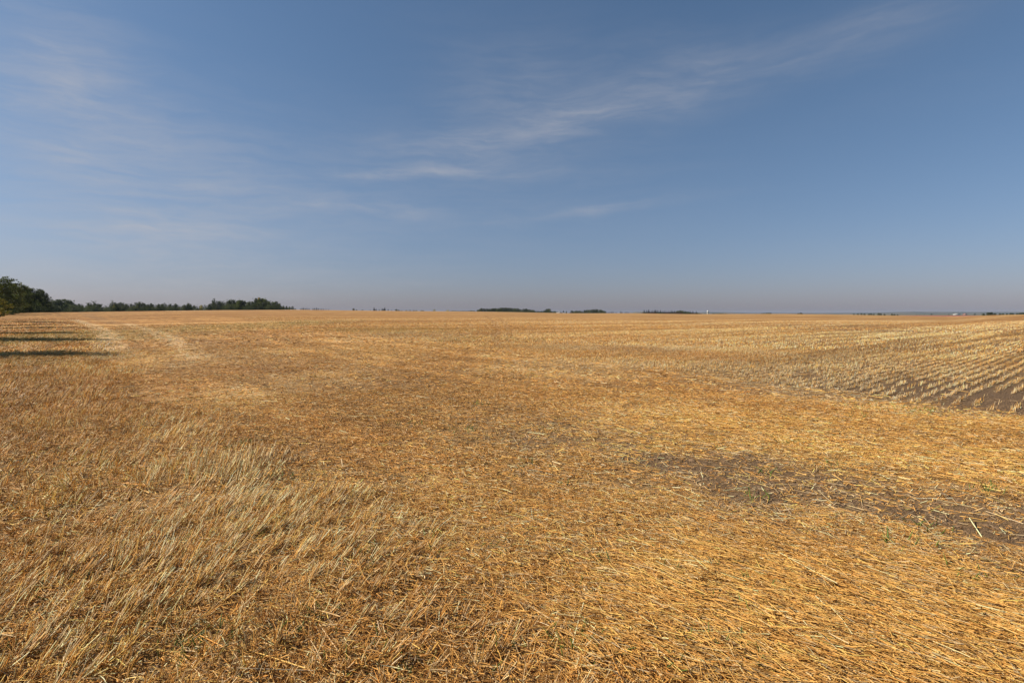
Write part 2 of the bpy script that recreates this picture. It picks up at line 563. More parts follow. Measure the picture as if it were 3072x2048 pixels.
def stems(P, D, L, Wd, bend, cols, K, taper=1.0):
    """three-sided stalks: base P, direction D, length L, width Wd, bend vector, K rings"""
    N = len(P)
    up = np.zeros_like(D); up[:, 2] = 1
    flat = np.abs(D[:, 2]) > .9
    up[flat] = (1, 0, 0)
    e1 = np.cross(D, up); e1 /= np.linalg.norm(e1, axis=1)[:, None]
    e2 = np.cross(D, e1)
    ph = rs.rand(N) * 6.28
    V = np.zeros((N, K, 3, 3))
    for k in range(K):
        t = k / (K - 1)
        c = P + D * (L * t)[:, None] + bend * (t * t)
        for j in range(3):
            a = ph + j * 2.0944
            rr = Wd * .5 * lerp(1, taper, t)
            V[:, k, j] = c + e1 * (np.cos(a) * rr)[:, None] + e2 * (np.sin(a) * rr)[:, None]
    b0 = (np.arange(N) * K * 3)[:, None, None]
    q = []
    for k in range(K - 1):
        for j in range(3):
            j2 = (j + 1) % 3
            q.append((k * 3 + j, k * 3 + j2, (k + 1) * 3 + j2, (k + 1) * 3 + j))
    Qd = (b0 + np.array(q)[None]).reshape(-1, 4)
    C4 = np.concatenate([cols, np.ones((N, 1))], 1)
    return V.reshape(-1, 3), Qd, np.repeat(C4, K * 3, axis=0)


def merge(parts, name):
    off, Vs, Qs, Cs = 0, [], [], []
    for v, q, c in parts:
        Vs.append(v); Qs.append(q + off); Cs.append(c); off += len(v)
    return mesh_np(name, np.concatenate(Vs), np.concatenate(Qs), np.concatenate(Cs))


def sector(N, r0, r1, amax=50):
    r = np.sqrt(r0 * r0 + rs.rand(N) * (r1 * r1 - r0 * r0))
    a = np.radians((rs.rand(N) * 2 - 1) * amax)
    return r * np.sin(a), r * np.cos(a)


def pick(N, cols, probs):
    """per item colour from a list with per item probabilities"""
    p = np.stack([np.broadcast_to(q, (N,)) for q in probs], 1)
    p = np.cumsum(p, 1); p /= p[:, -1:]
    i = (rs.rand(N, 1) > p).sum(1)
    c = np.array(cols)[np.clip(i, 0, len(cols) - 1)]
    v = rs.normal(1, .22, (N, 1)).clip(.45, 1.7)
    h = rs.normal(0, .035, (N, 1))
    return np.clip(c * v * np.concatenate([1 + h, np.ones((N, 1)), 1 - h * 2], 1), .01, .85)


def snap_rows(x, y, sig, wob=.05, sp=.25):
    c = x * ACR[0] + y * ACR[1]; al = x * ROW[0] + y * ROW[1]
    wv_ = (fbm(al / 5, c / 5, 101, 2) - .5) * wob * 4
    c2 = np.round((c - wv_) / sp) * sp + wv_ + rs.normal(0, 1, len(x)) * sig
    return c2 * ACR[0] + al * ROW[0], c2 * ACR[1] + al * ROW[1]


def standing(N, r0, r1, wscale, K, wpx, hmul=1.0, amax=50):
    x, y = sector(N, r0, r1, amax)
    z = zones(x, y)
    sig = lerp(.075, .021, np.maximum(z['rows'], z['drill']))
    cs = .105 if r0 < 12 else .16
    ci, cj = np.floor(x / cs), np.floor(y / cs)
    ccx = (ci + .5 + .98 * (h2(ci, cj, 301) - .5)) * cs; ccy = (cj + .5 + .98 * (h2(ci, cj, 302) - .5)) * cs
    pull = .62 if r0 < 12 else .35
    x, y = lerp(x, ccx, pull), lerp(y, ccy, pull)
    hsh = h2(ci, cj, 303); hsl = h2(ci, cj, 304)
    sx_, sy_ = snap_rows(x, y, sig, .05, .28)
    x, y = lerp(x, sx_, z['rows']), lerp(y, sy_, z['rows'])
    z = zones(x, y)
    z['hsh'] = hsh; z['hsl'] = hsl
    farr = sstep(z['r'], 9, 14) * (1 - z['trod'])
    dens = np.maximum.reduce([z['tall'] * (.06 + .62 * sstep(z['n1'] * .45 + z['n2'] * .55, .42, .62)), farr * .9, np.full(N, .22), z['open'] * .95, z['rows'] * .6, z['clump'] * .55]) * lerp(1, sstep(vnoise(x / .4, y / .4, 112), .08, .45), z['rows'])
    dens = dens * lerp(1, .25 + .75 * (hsl > .3), z['head'])
    dens = dens * (1 - .8 * z['soil']) * (1 - .35 * z['drill']) * (1 - .4 * z['thin'])
    clump = vnoise(x / .10, y / .10, 111)
    dens = dens * lerp(1, sstep(clump, .25, .6), np.clip(z['tall'] * .7 + z['rows'] * .35 + z['drill'] * 1.0, 0, 1))
    dens = dens * (1 - sstep(z['r'], 60, 175))
    keep = rs.rand(N) < dens
    x, y = x[keep], y[keep]
    z = {k: v[keep] for k, v in z.items()}
    M = len(x)
    H = lerp(.055, .135, z['tall']) + .004 * z['open'] + .004 * z['rows'] + .008 * farr[keep]
    H = H * rs.normal(1, .26, M).clip(.35, 1.7) * lerp(.75, 1.25, z['n1']) * hmul
    H = H * (1 - .45 * z['trod'] * (1 - z['tall'])) * (1 + .22 * z['clump'])
    # lean: mostly away to the right, turning slowly over the field
    la = np.radians(95 + (fbm(x / 1.3, y / 1.3, 121, 3) - .5) * 150 + (z['hsh'] - .5) * 80) + rs.normal(0, .38, M)
    tl = np.radians(lerp(20, 38, fbm(x / .9, y / .9, 131, 3)) * lerp(1, .38, z['rows']) * lerp(1, 1.15, z['tall']) * (1 - .45 * z['clump'])) + (z['hsl'] - .5) * .35 + rs.normal(0, .15, M)
    flat_ = rs.rand(M) < .10
    tl = np.where(flat_, R(60) + rs.rand(M) * .4, np.clip(tl, 0, 1.3))
    D = np.stack([np.sin(tl) * np.sin(la), np.sin(tl) * np.cos(la), np.cos(tl)], 1)
    P = np.stack([x, y, ground_z(x, y) - .01], 1)
    bend = np.stack([np.sin(la), np.cos(la), -np.ones(M) * .25], 1) * (H * rs.rand(M) * .16)[:, None]
    tall = np.clip(z['tall'] + z['rows'] * .6, 0, 1)
    cols = pick(M, [C_PALE, C_GOLD, C_ORNG, C_GREY, C_DARK, C_GREN],
                [.12 + .42 * tall + .45 * z['clump'], .34 + .3 * z['gold'], .42 * (1 - .6 * tall) + z['dark'] * .5, .08 + .08 * tall + 1.0 * z['grey'],
                 .10 + .1 * z['dark'], .010 + .5 * z['green'] + .01 * z['tall']])
    cols = lerp(cols, cols * (field_color(x, y, z) / np.array((.44, .25, .095))), lerp(.45, .95, sstep(z['r'], 10, 40))[:, None])
    Wd = wpx * rs.normal(1, .28, M).clip(.5, 1.8) * wscale
    return stems(P, D, H, Wd, bend, np.clip(cols, .01, .8), K, .8)


def lying(N, r0, r1, wscale, K, wpx, amax=50, lm=1.0):
    x, y = sector(N, r0, r1, amax)
    z = zones(x, y)
    dens = (.55 + .45 * sstep(z['n2'], .3, .7)) * (1 - .70 * z['soil']) * (1 - .8 * z['drill']) * (1 - .35 * z['thin'])
    dens = dens * (1 - .25 * z['tall']) * (.65 + .35 * z['gold']) * (1 - .86 * z['open'])
    keep = rs.rand(N) < dens
    x, y = x[keep], y[keep]
    z = {k: v[keep] for k, v in z.items()}
    M = len(x)
    sw = fbm(x / 1.6, y / 1.6, 141, 3)
    g = z['gold']
    a = np.radians(lerp(-80, -30, sw) + rs.normal(0, 1, M) * lerp(52, 24, g))
    L = np.exp(rs.normal(math.log(.078), .5, M)) * lerp(1, 1.45, g) * lm
    L = np.clip(L, .02, .55)
    chaff = rs.rand(M) < .35
    L = np.where(chaff, rs.uniform(.012, .04, M), L)
    long_ = rs.rand(M) < .008
    L = np.where(long_, .25 + rs.rand(M) * .25, L)
    el_ = rs.normal(0, .15, M) + np.where(rs.rand(M) < .12, .35, 0)
    el_ = np.where(L > .14, el_ * .25, el_)
    L = np.minimum(L, .38)
    D = np.stack([np.cos(el_) * np.sin(a), np.cos(el_) * np.cos(a), np.sin(el_)], 1)
    h = rs.rand(M) ** 1.6 * lerp(.035, .06, g) * (1 - .7 * z['soil']) + .004 + z['tall'] * .02
    P = np.stack([x, y, ground_z(x, y) + h], 1) - D * (L * .5)[:, None]
    P[:, 2] = np.maximum(P[:, 2], ground_z(P[:, 0], P[:, 1]) + .002)
    bend = np.stack([rs.normal(0, 1, M), rs.normal(0, 1, M), -np.abs(rs.normal(0, .5, M))], 1) * (L * np.where(rs.rand(M) < .1, .3, .07))[:, None]
    cols = pick(M, [C_PALE, C_GOLD, C_ORNG, C_GREY, C_DARK, C_GREN],
                [.15, .50 + .6 * g, .42 * (1 - .4 * g) + z['dark'] * .4, .10 + .5 * z['grey'] + .4 * z['soil'], .10, .01 + .4 * z['green']])
    cols = lerp(cols, cols * (field_color(x, y, z) / np.array((.44, .25, .095))), .4)
    Wd = wpx * rs.normal(1, .33, M).clip(.4, 2.2) * wscale * np.where(chaff, 1.35, 1)
    return stems(P, D, L, Wd, bend, np.clip(cols, .01, .8), K, .85)


D_ = 1.0
near = [standing(int(140000 * D_), 1.5, 5.2, 1, 3, .0039), standing(int(230000 * D_), 5.2, 12, 1.2, 2, .0047)]
lay = [lying(int(240000 * D_), 1.5, 5.2, 1, 3, .0033), lying(int(250000 * D_), 5.2, 12, 1.15, 2, .0044)]
midd = [standing(int(330000 * D_), 12, 28, 1.7, 2, .0048), standing(int(260000 * D_), 28, 60, 3.2, 2, .0058, 1.05, 48), standing(int(300000 * D_), 60, 175, 7.0, 2, .0062, 1.05, 46)]
layf = [lying(int(200000 * D_), 12, 30, 1.9, 2, .0052, lm=1.3), lying(int(150000 * D_), 30, 80, 4.2, 2, .0060, 47, 2.0)]
tag(link('standing_stubble', merge(near + midd, 'standing_stubble'), sm), 'cut grain stalks still standing across the field', 'stubble', kind='stuff')
tag(link('loose_straw', merge(lay + layf, 'loose_straw'), sm), 'loose golden straw lying flat over the field', 'straw', kind='stuff')

# crumbs of dry soil where the ground lies bare
def clods(N, r0, r1):
    x, y = sector(N, r0, r1)
    z = zones(x, y)
    m = np.maximum(z['soil'], z['drill'] * .8)
    k_ = rs.rand(N) < m * 1.2
    x, y = x[k_], y[k_]
    M = len(x)
    base_ = np.array([(0, 0, 1), (1, 0, 0), (0, 1, 0), (-1, 0, 0), (0, -1, 0), (.7, .7, .6), (-.7, .7, .6), (-.7, -.7, .6), (.7, -.7, .6)], float)
    tri = np.array([(0, 5, 1, 8), (0, 6, 2, 5), (0, 7, 3, 6), (0, 8, 4, 7)])
    r_ = np.exp(rs.normal(math.log(.010), .5, M)).clip(.004, .035)
    V = base_[None] * (1 + rs.normal(0, .22, (M, 9, 3))) * r_[:, None, None] * np.array([1, 1, .75])
    V = V + np.stack([x, y, ground_z(x, y) - r_ * .15], 1)[:, None]
    return V.reshape(-1, 3), (np.arange(M)[:, None, None] * 9 + tri[None]).reshape(-1, 4), np.ones((M * 9, 4))


cm, n, b = new_mat('dry_soil', .95, .1)
n.put(b.inputs['Base Color'], n.mix(n.noise(n.n('ShaderNodeTexCoord').outputs['Object'], 60, 3), (.11, .066, .036), (.25, .165, .095)))
tag(link('soil_crumbs', merge([clods(60000, 3.0, 14)], 'soil_crumbs'), cm), 'dry brown soil crumbs lying where the straw is thin', 'soil', kind='stuff')

# a few green weeds between the stubble
gwm, n, b = new_mat('weed_leaf', .6, .3)
n.put(b.inputs['Base Color'], n.n('ShaderNodeAttribute', attribute_name='tint').outputs['Color'])
WP = [(2700, 1235, 26), (2760, 1225, 14), (2560, 1252, 9), (1390, 1296, 9), (720, 1330, 9), (130, 1370, 10), (1175, 2000, 10),
      (720, 1345, 8), (1610, 1395, 6), (2160, 1720, 6), (980, 1850, 7), (540, 1960, 9), (880, 1450, 7), (1210, 1280, 6)]
for i in range(42):
    WP.append((rs.rand() * 3300 - 120, 1050 + rs.rand() ** .6 * 1000, 3 + rs.randint(5)))
ps = []
for (wx, wy, cnt) in WP:
    cx, cy = px_world(wx, wy)
    k = cnt * 2
    sp = .035 + .012 * cnt * (.5 if wy > 1400 else 1)
    x = cx + rs.normal(0, sp, k); y = cy + rs.normal(0, sp, k)
    a = rs.rand(k) * 6.28; t = .3 + rs.rand(k) * .8
    D = np.stack([np.sin(t) * np.sin(a), np.sin(t) * np.cos(a), np.cos(t)], 1)
    Lw = .04 + rs.rand(k) * .07
    cc = np.array((.12, .17, .03)) * (.6 + rs.rand(k, 1) * .9)
    ps.append(stems(np.stack([x, y, ground_z(x, y)], 1), D, Lw, np.full(k, .007) * (1 + rs.rand(k)), D * 0, cc, 2, .3))
tag(link('green_weeds', merge(ps, 'green_weeds'), gwm), 'small green weeds sprouting between the stubble', 'weeds', kind='stuff')

# ------------------------------------------------------------------ trees
def leaf_mat(name, c0, c1, c2):
    m, n, b = new_mat(name, .65, .25)
    oi = n.n('ShaderNodeObjectInfo')
    v = n.n('ShaderNodeTexCoord').outputs['Object']
    off = n.n('ShaderNodeVectorMath', operation='ADD')
    n.put(off.inputs[0], v)
    n.put(off.inputs[1], n.m('MULTIPLY', oi.outputs['Random'], 40.0))
    f1 = n.noise(off.outputs[0], .45, 3, .6)
    f2 = n.noise(off.outputs[0], 4.0, 2, .6)
    f = n.m('ADD', n.m('MULTIPLY', f1, .6), n.m('ADD', n.m('MULTIPLY', f2, .25), n.m('MULTIPLY', oi.outputs['Random'], .3)))
    n.put(b.inputs['Base Color'], n.ramp(f, [(.35, c0), (.6, c1), (.85, c2)]))
    tr = n.n('ShaderNodeBsdfTranslucent')
    n.put(tr.inputs[0], n.ramp(f, [(.35, c0), (.6, c1), (.85, c2)]))
    mx = n.n('ShaderNodeMixShader'); mx.inputs[0].default_value = .36
    m.node_tree.links.new(b.outputs[0], mx.inputs[1]); m.node_tree.links.new(tr.outputs[0], mx.inputs[2])
    m.node_tree.links.new(mx.outputs[0], m.node_tree.nodes['Material Output'].inputs[0])
    return m


M_DARK = leaf_mat('dark_green_leaves', (.034, .046, .012), (.062, .080, .020), (.11, .12, .030))
M_MID = leaf_mat('green_leaves', (.052, .072, .015), (.095, .12, .026), (.17, .175, .038))
M_GREY = leaf_mat('grey_green_leaves', (.035, .044, .026), (.060, .072, .042), (.10, .11, .065))
M_GOLD = leaf_mat('golden_leaves', (.22, .15, .02), (.38, .24, .03), (.5, .28, .035))
M_OLIV = leaf_mat('olive_leaves', (.16, .15, .02), (.30, .26, .03), (.46, .34, .04))
M_RUST = leaf_mat('rusty_leaves', (.055, .03, .018), (.09, .05, .03), (.12, .075, .04))
M_SPRU = leaf_mat('spruce_needles', (.012, .020, .012), (.022, .034, .020), (.035, .050, .030))
barkm, n, b = new_mat('bark', .9, .1)
n.put(b.inputs['Base Color'], n.mix(n.noise(n.n('ShaderNodeTexCoord').outputs['Object'], 3, 4), (.07, .055, .045), (.16, .14, .12)))


def limb(p0, p1, r0, r1, sides=6, segs=3, wob=.0, rnd=random):
    """tapered tube"""
    p0, p1 = np.array(p0, float), np.array(p1, float)
    d = p1 - p0; L = np.linalg.norm(d); d /= L
    u = np.cross(d, (0, 0, 1.0)) if abs(d[2]) < .95 else np.cross(d, (1.0, 0, 0))
    u /= np.linalg.norm(u); v = np.cross(d, u)
    V, Q = [], []
    for k in range(segs + 1):
        t = k / segs
        c = p0 + d * L * t + (u * rnd.uniform(-1, 1) + v * rnd.uniform(-1, 1)) * wob * L * (1 if 0 < k < segs else 0)
        rr = r0 + (r1 - r0) * t
        for j in range(sides):
            a = 2 * math.pi * j / sides
            V.append(c + u * math.cos(a) * rr + v * math.sin(a) * rr)
    for k in range(segs):
        for j in range(sides):
            j2 = (j + 1) % sides
            Q.append((k * sides + j, k * sides + j2, (k + 1) * sides + j2, (k + 1) * sides + j))
    return np.array(V), np.array(Q)


def cat(parts):
    off, Vs, Qs = 0, [], []
    for v, q in parts:
        Vs.append(v); Qs.append(q + off); off += len(v)
    return np.concatenate(Vs), np.concatenate(Qs)


def leaves(C, size, rng):
    """one leaf-cluster quad at each centre, random orientation"""
    N = len(C)
    d = rng.normal(0, 1, (N, 3)); d /= np.linalg.norm(d, axis=1)[:, None]
    e = np.cross(d, rng.normal(0, 1, (N, 3))); e /= np.linalg.norm(e, axis=1)[:, None]
    g = np.cross(d, e)
    s_ = (size * rng.uniform(.5, 1.35, N))[:, None]
    V = np.stack([C - e * s_ * .5, C - g * s_ * .32, C + e * s_ * .5, C + g * s_ * .32], 1).reshape(-1, 3)
    return V, np.arange(N * 4).reshape(-1, 4)


def broadleaf(seed, H=10, rad=3.0, low=.18, n_leaf=4200, size=.30, spiky=0.0, gap=.35):
    """crown and trunk of a tree H metres tall"""
    rng = np.random.RandomState(seed); rnd = random.Random(seed)
    tops = []
    tr = []
    lean = (rnd.uniform(-.3, .3), rnd.uniform(-.3, .3))
    tr.append(limb((0, 0, -.3), (lean[0], lean[1], H * .82), H * .016 + .04, .03, 7, 5, .012, rnd))
    nl = 20
    for i in range(nl):
        t = low + (.97 - low) * (i + .5) / nl
        z0 = H * max(.06, t * .78 - .05)
        a = i * 2.4 + rnd.uniform(-.5, .5)
        w_ = math.sin(math.pi * min(1, max(0, (t - low) / (1.04 - low))) ** .72) ** .7
        rr = rad * w_ * rnd.uniform(.55, 1.08)
        p1 = (math.cos(a) * rr + lean[0] * t, math.sin(a) * rr + lean[1] * t, H * t * rnd.uniform(.94, 1.03))
        tr.append(limb((lean[0] * z0 / H, lean[1] * z0 / H, z0), p1, .07 * (1.1 - t) + .015, .012, 4, 3, .05, rnd))
        tops.append((p1, rad * rnd.uniform(.26, .46) * (1 - .3 * t)))
        pm = tuple((q * .55) if k < 2 else (z0 + (q - z0) * .6) for k, q in enumerate(p1))
        tops.append((pm, rad * rnd.uniform(.25, .4)))
    tops.append(((lean[0], lean[1], H * .93), rad * .30))
    if spiky:
        for i in range(int(6 * spiky)):
            a = rnd.uniform(0, 6.28); rr = rad * rnd.uniform(.2, .8)
            zt = H * rnd.uniform(.88, 1.08)
            tops.append(((math.cos(a) * rr, math.sin(a) * rr, zt), rad * .13))
    wts = np.array([r_ ** 2 for _, r_ in tops]); wts /= wts.sum()
    k = rng.choice(len(tops), n_leaf, p=wts)
    cen = np.array([c for c, _ in tops])[k]; rr = np.array([r_ for _, r_ in tops])[k]
    d = rng.normal(0, 1, (n_leaf, 3)); d /= np.linalg.norm(d, axis=1)[:, None]
    q = rng.rand(n_leaf) ** .45
    C = cen + d * (rr * q)[:, None] * np.array([1.0, 1.0, .82])
    C[:, 2] = np.where(C[:, 2] < .15, .15 + rng.rand(n_leaf) * .4, C[:, 2])
    s_ = vnoise(C[:, 0] / .8 + C[:, 2], C[:, 1] / .8 + C[:, 2] * .7, seed)
    C = C[s_ > gap * .7]
    top = C[:, 2].max()
    sc = H / top
    C[:, 2] *= sc
    return leaves(C, size, rng), cat(tr)


def spruce(seed, H=10, rad=2.2):
    rng = np.random.RandomState(seed); rnd = random.Random(seed)
    tr = [limb((0, 0, -.3), (0, 0, H), .16, .02, 6, 4, 0, rnd)]
    Cs = []
    z = .5
    while z < H * .99:
        t = z / H
        R_ = rad * (1 - t) ** .85 * rnd.uniform(.8, 1.12) + .08
        nb = int(6 + 7 * (1 - t))
        for i in range(nb):
            a = rnd.uniform(0, 6.28); rr = R_ * rnd.uniform(.75, 1.1)
            m = int(8 + rr * 13)
            s_ = np.linspace(.1, 1, m)
            c = np.stack([np.cos(a) * rr * s_, np.sin(a) * rr * s_, z - .28 * rr * s_ ** 1.5 + .05 * rng.normal(0, 1, m)], 1)
            c[:, :2] += rng.normal(0, .10, (m, 2))
            Cs.append(c)
        z += H * .028 + .08
    C = np.concatenate(Cs)
    C[:, 2] = np.maximum(C[:, 2], .1)
    return leaves(C, .32, rng), cat(tr)


def bare_tree(seed, H=10):
    rnd = random.Random(seed)
    parts = [limb((0, 0, -.3), (.3, 0, H * .9), .17, .03, 6, 5, .02, rnd)]
    for i in range(16):
        t = .3 + .65 * i / 16
        a = i * 2.4
        ln = H * .22 * (1.15 - t)
        p0 = np.array((.3 * t, 0, H * .9 * t))
        p1 = p0 + np.array((math.cos(a) * ln, math.sin(a) * ln, ln * 1.3))
        parts.append(limb(p0, p1, .06, .02, 4, 3, .05, rnd))
        for j in range(3):
            b_ = a + rnd.uniform(-1, 1)
            q0 = p0 + (p1 - p0) * rnd.uniform(.4, .9)
            parts.append(limb(q0, q0 + np.array((math.cos(b_), math.sin(b_), 1.2)) * ln * .35, .03, .012, 3, 2, .05, rnd))
    return cat(parts)


def joined(cr, tk, name, lm):
    nv = len(cr[0])
    me = mesh_np(name, np.concatenate([cr[0], tk[0]]), np.concatenate([cr[1], tk[1] + nv]))
    me.materials.append(lm); me.materials.append(barkm)
    mi = np.zeros(len(cr[1]) + len(tk[1]), np.int32); mi[len(cr[1]):] = 1
    me.polygons.foreach_set('material_index', mi)
    return me


LIB = {}


def make_kind(key, geo, lm):
    cr, tk = geo
    c = mesh_np(key + '_crown', *cr); c.materials.append(lm)
    t = mesh_np(key + '_trunk', *tk); t.materials.append(barkm)
    LIB.setdefault(key, []).append((c, t, joined(cr, tk, key, lm)))


for s_ in (1, 2, 3, 4):
    make_kind('dark', broadleaf(s_, 10, 3.5, .08, 9000, .30, .3, .2), M_DARK)
for s_ in (5, 6, 7):
    make_kind('green', broadleaf(s_, 10, 3.4, .08, 8500, .30, .6, .2), M_MID)
for s_ in (8, 9):
    make_kind('grey', broadleaf(s_, 10, 2.7, .12, 3600, .27, 1.2, .4), M_GREY)
for s_ in (10, 11):
    make_kind('slim', broadleaf(s_, 10, 1.9, .10, 3000, .28, .8, .25), M_DARK)
for s_ in (12, 13):
    make_kind('gold', broadleaf(s_, 10, 3.0, .08, 4600, .28, .4), M_GOLD)
make_kind('olive', broadleaf(14, 10, 3.2, .06, 5200, .30, .4), M_OLIV)
make_kind('olive', broadleaf(15, 10, 3.4, .06, 5200, .30, .4), M_OLIV)
for s_ in (16, 17, 18):
    make_kind('shrub', broadleaf(s_, 4, 3.2, .05, 2600, .26, .6, .2), M_DARK)
for s_ in (19, 20):
    make_kind('rust', broadleaf(s_, 4, 3.4, .05, 2200, .26, .6, .2), M_RUST)
for s_ in (21, 22, 23):
    make_kind('spruce', spruce(s_), M_SPRU)
BASEH = {'shrub': 4, 'rust': 4}
NAME = {'dark': ('poplar_tree', 'tree'), 'green': ('poplar_tree', 'tree'), 'grey': ('willow_tree', 'tree'), 'slim': ('slender_tree', 'tree'),
        'gold': ('golden_tree', 'tree'), 'olive': ('bush', 'bush'), 'shrub': ('shrub', 'shrub'), 'rust': ('shrub', 'shrub'),
        'spruce': ('spruce_tree', 'spruce')}
rt = random.Random(99)


def tree(kind, px, top, Y, label, group=None, wide=1.0, parts=True, hmin=1.2, name=None):
    """a tree of a kind standing at depth Y, as tall as the photo shows it"""
    x = (px - 1536) / F * Y
    g = gz1(x, Y, False)
    zt = EYE + Y * (940 - top) / F
    H = max(hmin, zt - g)
    c, t, j = rt.choice(LIB[kind])
    s_ = H / BASEH.get(kind, 10)
    nm, cat_ = NAME[kind]
    nm = name or nm
    sx = s_ * wide * (1.55 if kind == 'spruce' and not parts else 1.0)
    if parts:
        o = link(nm, None)
        for pn, me_ in (('crown', c), ('trunk', t)):
            ch = link(pn, me_); ch.parent = o
    else:
        o = link(nm, j)
    o.location = (x, Y, g)
    o.scale = (sx, sx, s_)
    o.rotation_euler = (0, 0, rt.uniform(0, 6.28))
    tag(o, label, cat_, group)
    return o


def prof(pts, px):
    xs, ys = zip(*pts)
    return float(np.interp(px, xs, ys))


# --- grove at the left edge
tree('gold', -42, 846, 108, 'golden autumn tree at the very left edge, above the yellow-green bush', wide=1.15)
tree('olive', 2, 888, 138, 'yellow-green bush in front of the dark grove at the left edge', wide=1.5)
tree('dark', -26, 826, 165, 'tall dark tree cut off by the left edge, its tip above its neighbours', wide=.9)
tree('green', 14, 828, 175, 'tallest tree of the left grove with sunlit light green top', wide=1.0)
tree('slim', 36, 835, 185, 'narrow dark tree right of the light green treetop in the left grove', wide=1.3)
tree('shrub', 40, 926, 168, 'low dark shrub at the foot of the yellow-green bush')
tree('green', 48, 846, 205, 'dark green tree with leafy upright tip in the left grove', wide=.95)
tree('dark', 66, 853, 225, 'rounded tree beside the upright-tipped tree in the left grove', wide=1.0)
tree('green', 82, 858, 240, 'mid green rounded tree in the middle of the left grove', wide=1.0)
tree('dark', 100, 864, 262, 'dark tree right of the middle of the left grove', wide=1.0)
tree('dark', 118, 866, 275, 'broad dark tree second from the right end of the left grove', wide=1.0)
tree('dark', 134, 871, 280, 'dark tree with feathery side branches at the right end of the left grove', wide=.85)
tree('grey', 147, 884, 285, 'thin ragged tree on the outer right edge of the left grove', wide=1.0)
GI = 'trees filling the inside of the left grove'
for i, (px, top, Y) in enumerate([(24, 868, 215), (60, 880, 250), (40, 850, 250), (92, 872, 285), (112, 880, 262), (128, 890, 268), (75, 876, 232), (140, 900, 290)]):
    tree('dark', px, top, Y, 'dark tree crowded inside the left grove', GI)
for i, (px, Y) in enumerate([(50, 198), (66, 212), (80, 226), (95, 244), (108, 254), (120, 264), (134, 272), (145, 278), (88, 234), (101, 249)]):
    tree('shrub', px, 912 + rt.uniform(-6, 6), Y, 'dark undergrowth shrub along the foot of the left grove', 'undergrowth shrubs of the left grove')
# the row goes on past the left edge of the picture: its shadows lie on the stubble
for (x, y, H) in [(-28.6, 21.3, 9.4), (-38.5, 32.5, 11.2), (-43, 43, 7.5), (-57, 56, 10.6), (-64, 66, 8.5), (-78, 83, 10.8), (-89, 95, 10)]:
    k = rt.choice(['dark', 'green'])
    c, t, j = rt.choice(LIB[k])
    o = link('poplar_tree', None)
    for pn, me_ in (('crown', c), ('trunk', t)):
        link(pn, me_).parent = o
    o.location = (x, y, gz1(x, y, False)); o.scale = (H / 12, H / 12, H / 10)
    o.rotation_euler = (0, 0, rt.uniform(0, 6))
    tag(o, 'tree of the row beyond the left edge whose shadow crosses the stubble', 'tree', 'row of trees beyond the left edge')

# --- shelter belt from the grove to the crest
BELT = [(150, 905), (165, 899), (190, 896), (212, 900), (225, 908), (245, 912), (262, 914), (270, 906), (284, 903), (294, 910), (308, 916),
        (330, 914), (345, 909), (360, 908), (375, 911), (395, 909), (420, 907), (440, 912), (455, 912), (470, 909), (485, 913), (497, 907),
        (508, 907), (516, 915), (527, 912), (540, 916), (560, 911), (580, 912), (596, 919), (610, 918), (622, 914), (636, 910), (648, 900),
        (662, 905), (680, 903), (690, 898), (714, 899), (728, 902), (742, 905), (760, 902), (776, 893), (788, 893), (800, 900), (820, 902),
        (836, 907), (845, 915), (862, 918), (880, 921), (895, 926)]
LB = {'dark': 'dark leafy tree in the belt of trees left of the crest', 'grey': 'loose grey-green tree in the belt left of the crest',
      'green': 'green rounded tree in the belt of trees left of the crest', 'slim': 'slender upright tree in the belt of trees left of the crest'}
px = 154.0
while px < 890:
    top = prof(BELT, px)
    if px < 222: k = rt.choice(['dark', 'dark', 'green'])
    elif px < 345: k = rt.choice(['grey', 'dark', 'slim', 'grey'])
    elif px < 600: k = rt.choice(['dark', 'grey', 'green', 'dark', 'slim'])
    elif px < 690: k = rt.choice(['grey', 'slim', 'dark'])
    else: k = rt.choice(['dark', 'green', 'dark'])
    Y = 570 + rt.uniform(-12, 25)
    tree(k, px, top - 1.2 + rt.uniform(-2, 3.0), Y, LB[k], 'trees of the belt left of the crest', wide=rt.uniform(.85, 1.2) * (1.15 if k == 'slim' else 1))
    px += rt.uniform(7, 12) if k != 'slim' else rt.uniform(4, 7)
px = 152.0
while px < 892:
    tree('shrub', px, prof(BELT, px) * .55 + 929 * .45 - 1 + rt.uniform(-2, 2), 560 + rt.uniform(-6, 8), 'low dark shrub at the foot of the belt of trees',
         'shrubs under the belt left of the crest', wide=rt.uniform(.8, 1.2))
    px += rt.uniform(13, 20)
tree('slim', 340, 899, 566, 'small lopsided tree rising alone above the left third of the belt', wide=.9)
tree('slim', 645, 895, 566, 'pointed pale-topped tree where the belt rises towards its tallest part', wide=.9)
tree('gold', 777, 891, 572, 'yellowing tree at the highest point of the belt', wide=.6)
tree('olive', 606, 914, 560, 'low yellow-green bush in the gap left of the tall part of the belt', wide=.8)
tree('olive', 344, 912, 558, 'small yellow-green bush below the lopsided tree in the belt', wide=.6)
x = (565 - 1536) / F * 566
dead = link('dead_tree', mesh_np('dead_tree', *bare_tree(3, 12)), barkm)
dead.location = (x, 566, gz1(x, 566, False)); dead.scale = (1, 1, (EYE + 566 * 38 / F - gz1(x, 566, False)) / 12)
tag(dead, 'leafless dead tree standing up out of the belt of trees', 'tree')
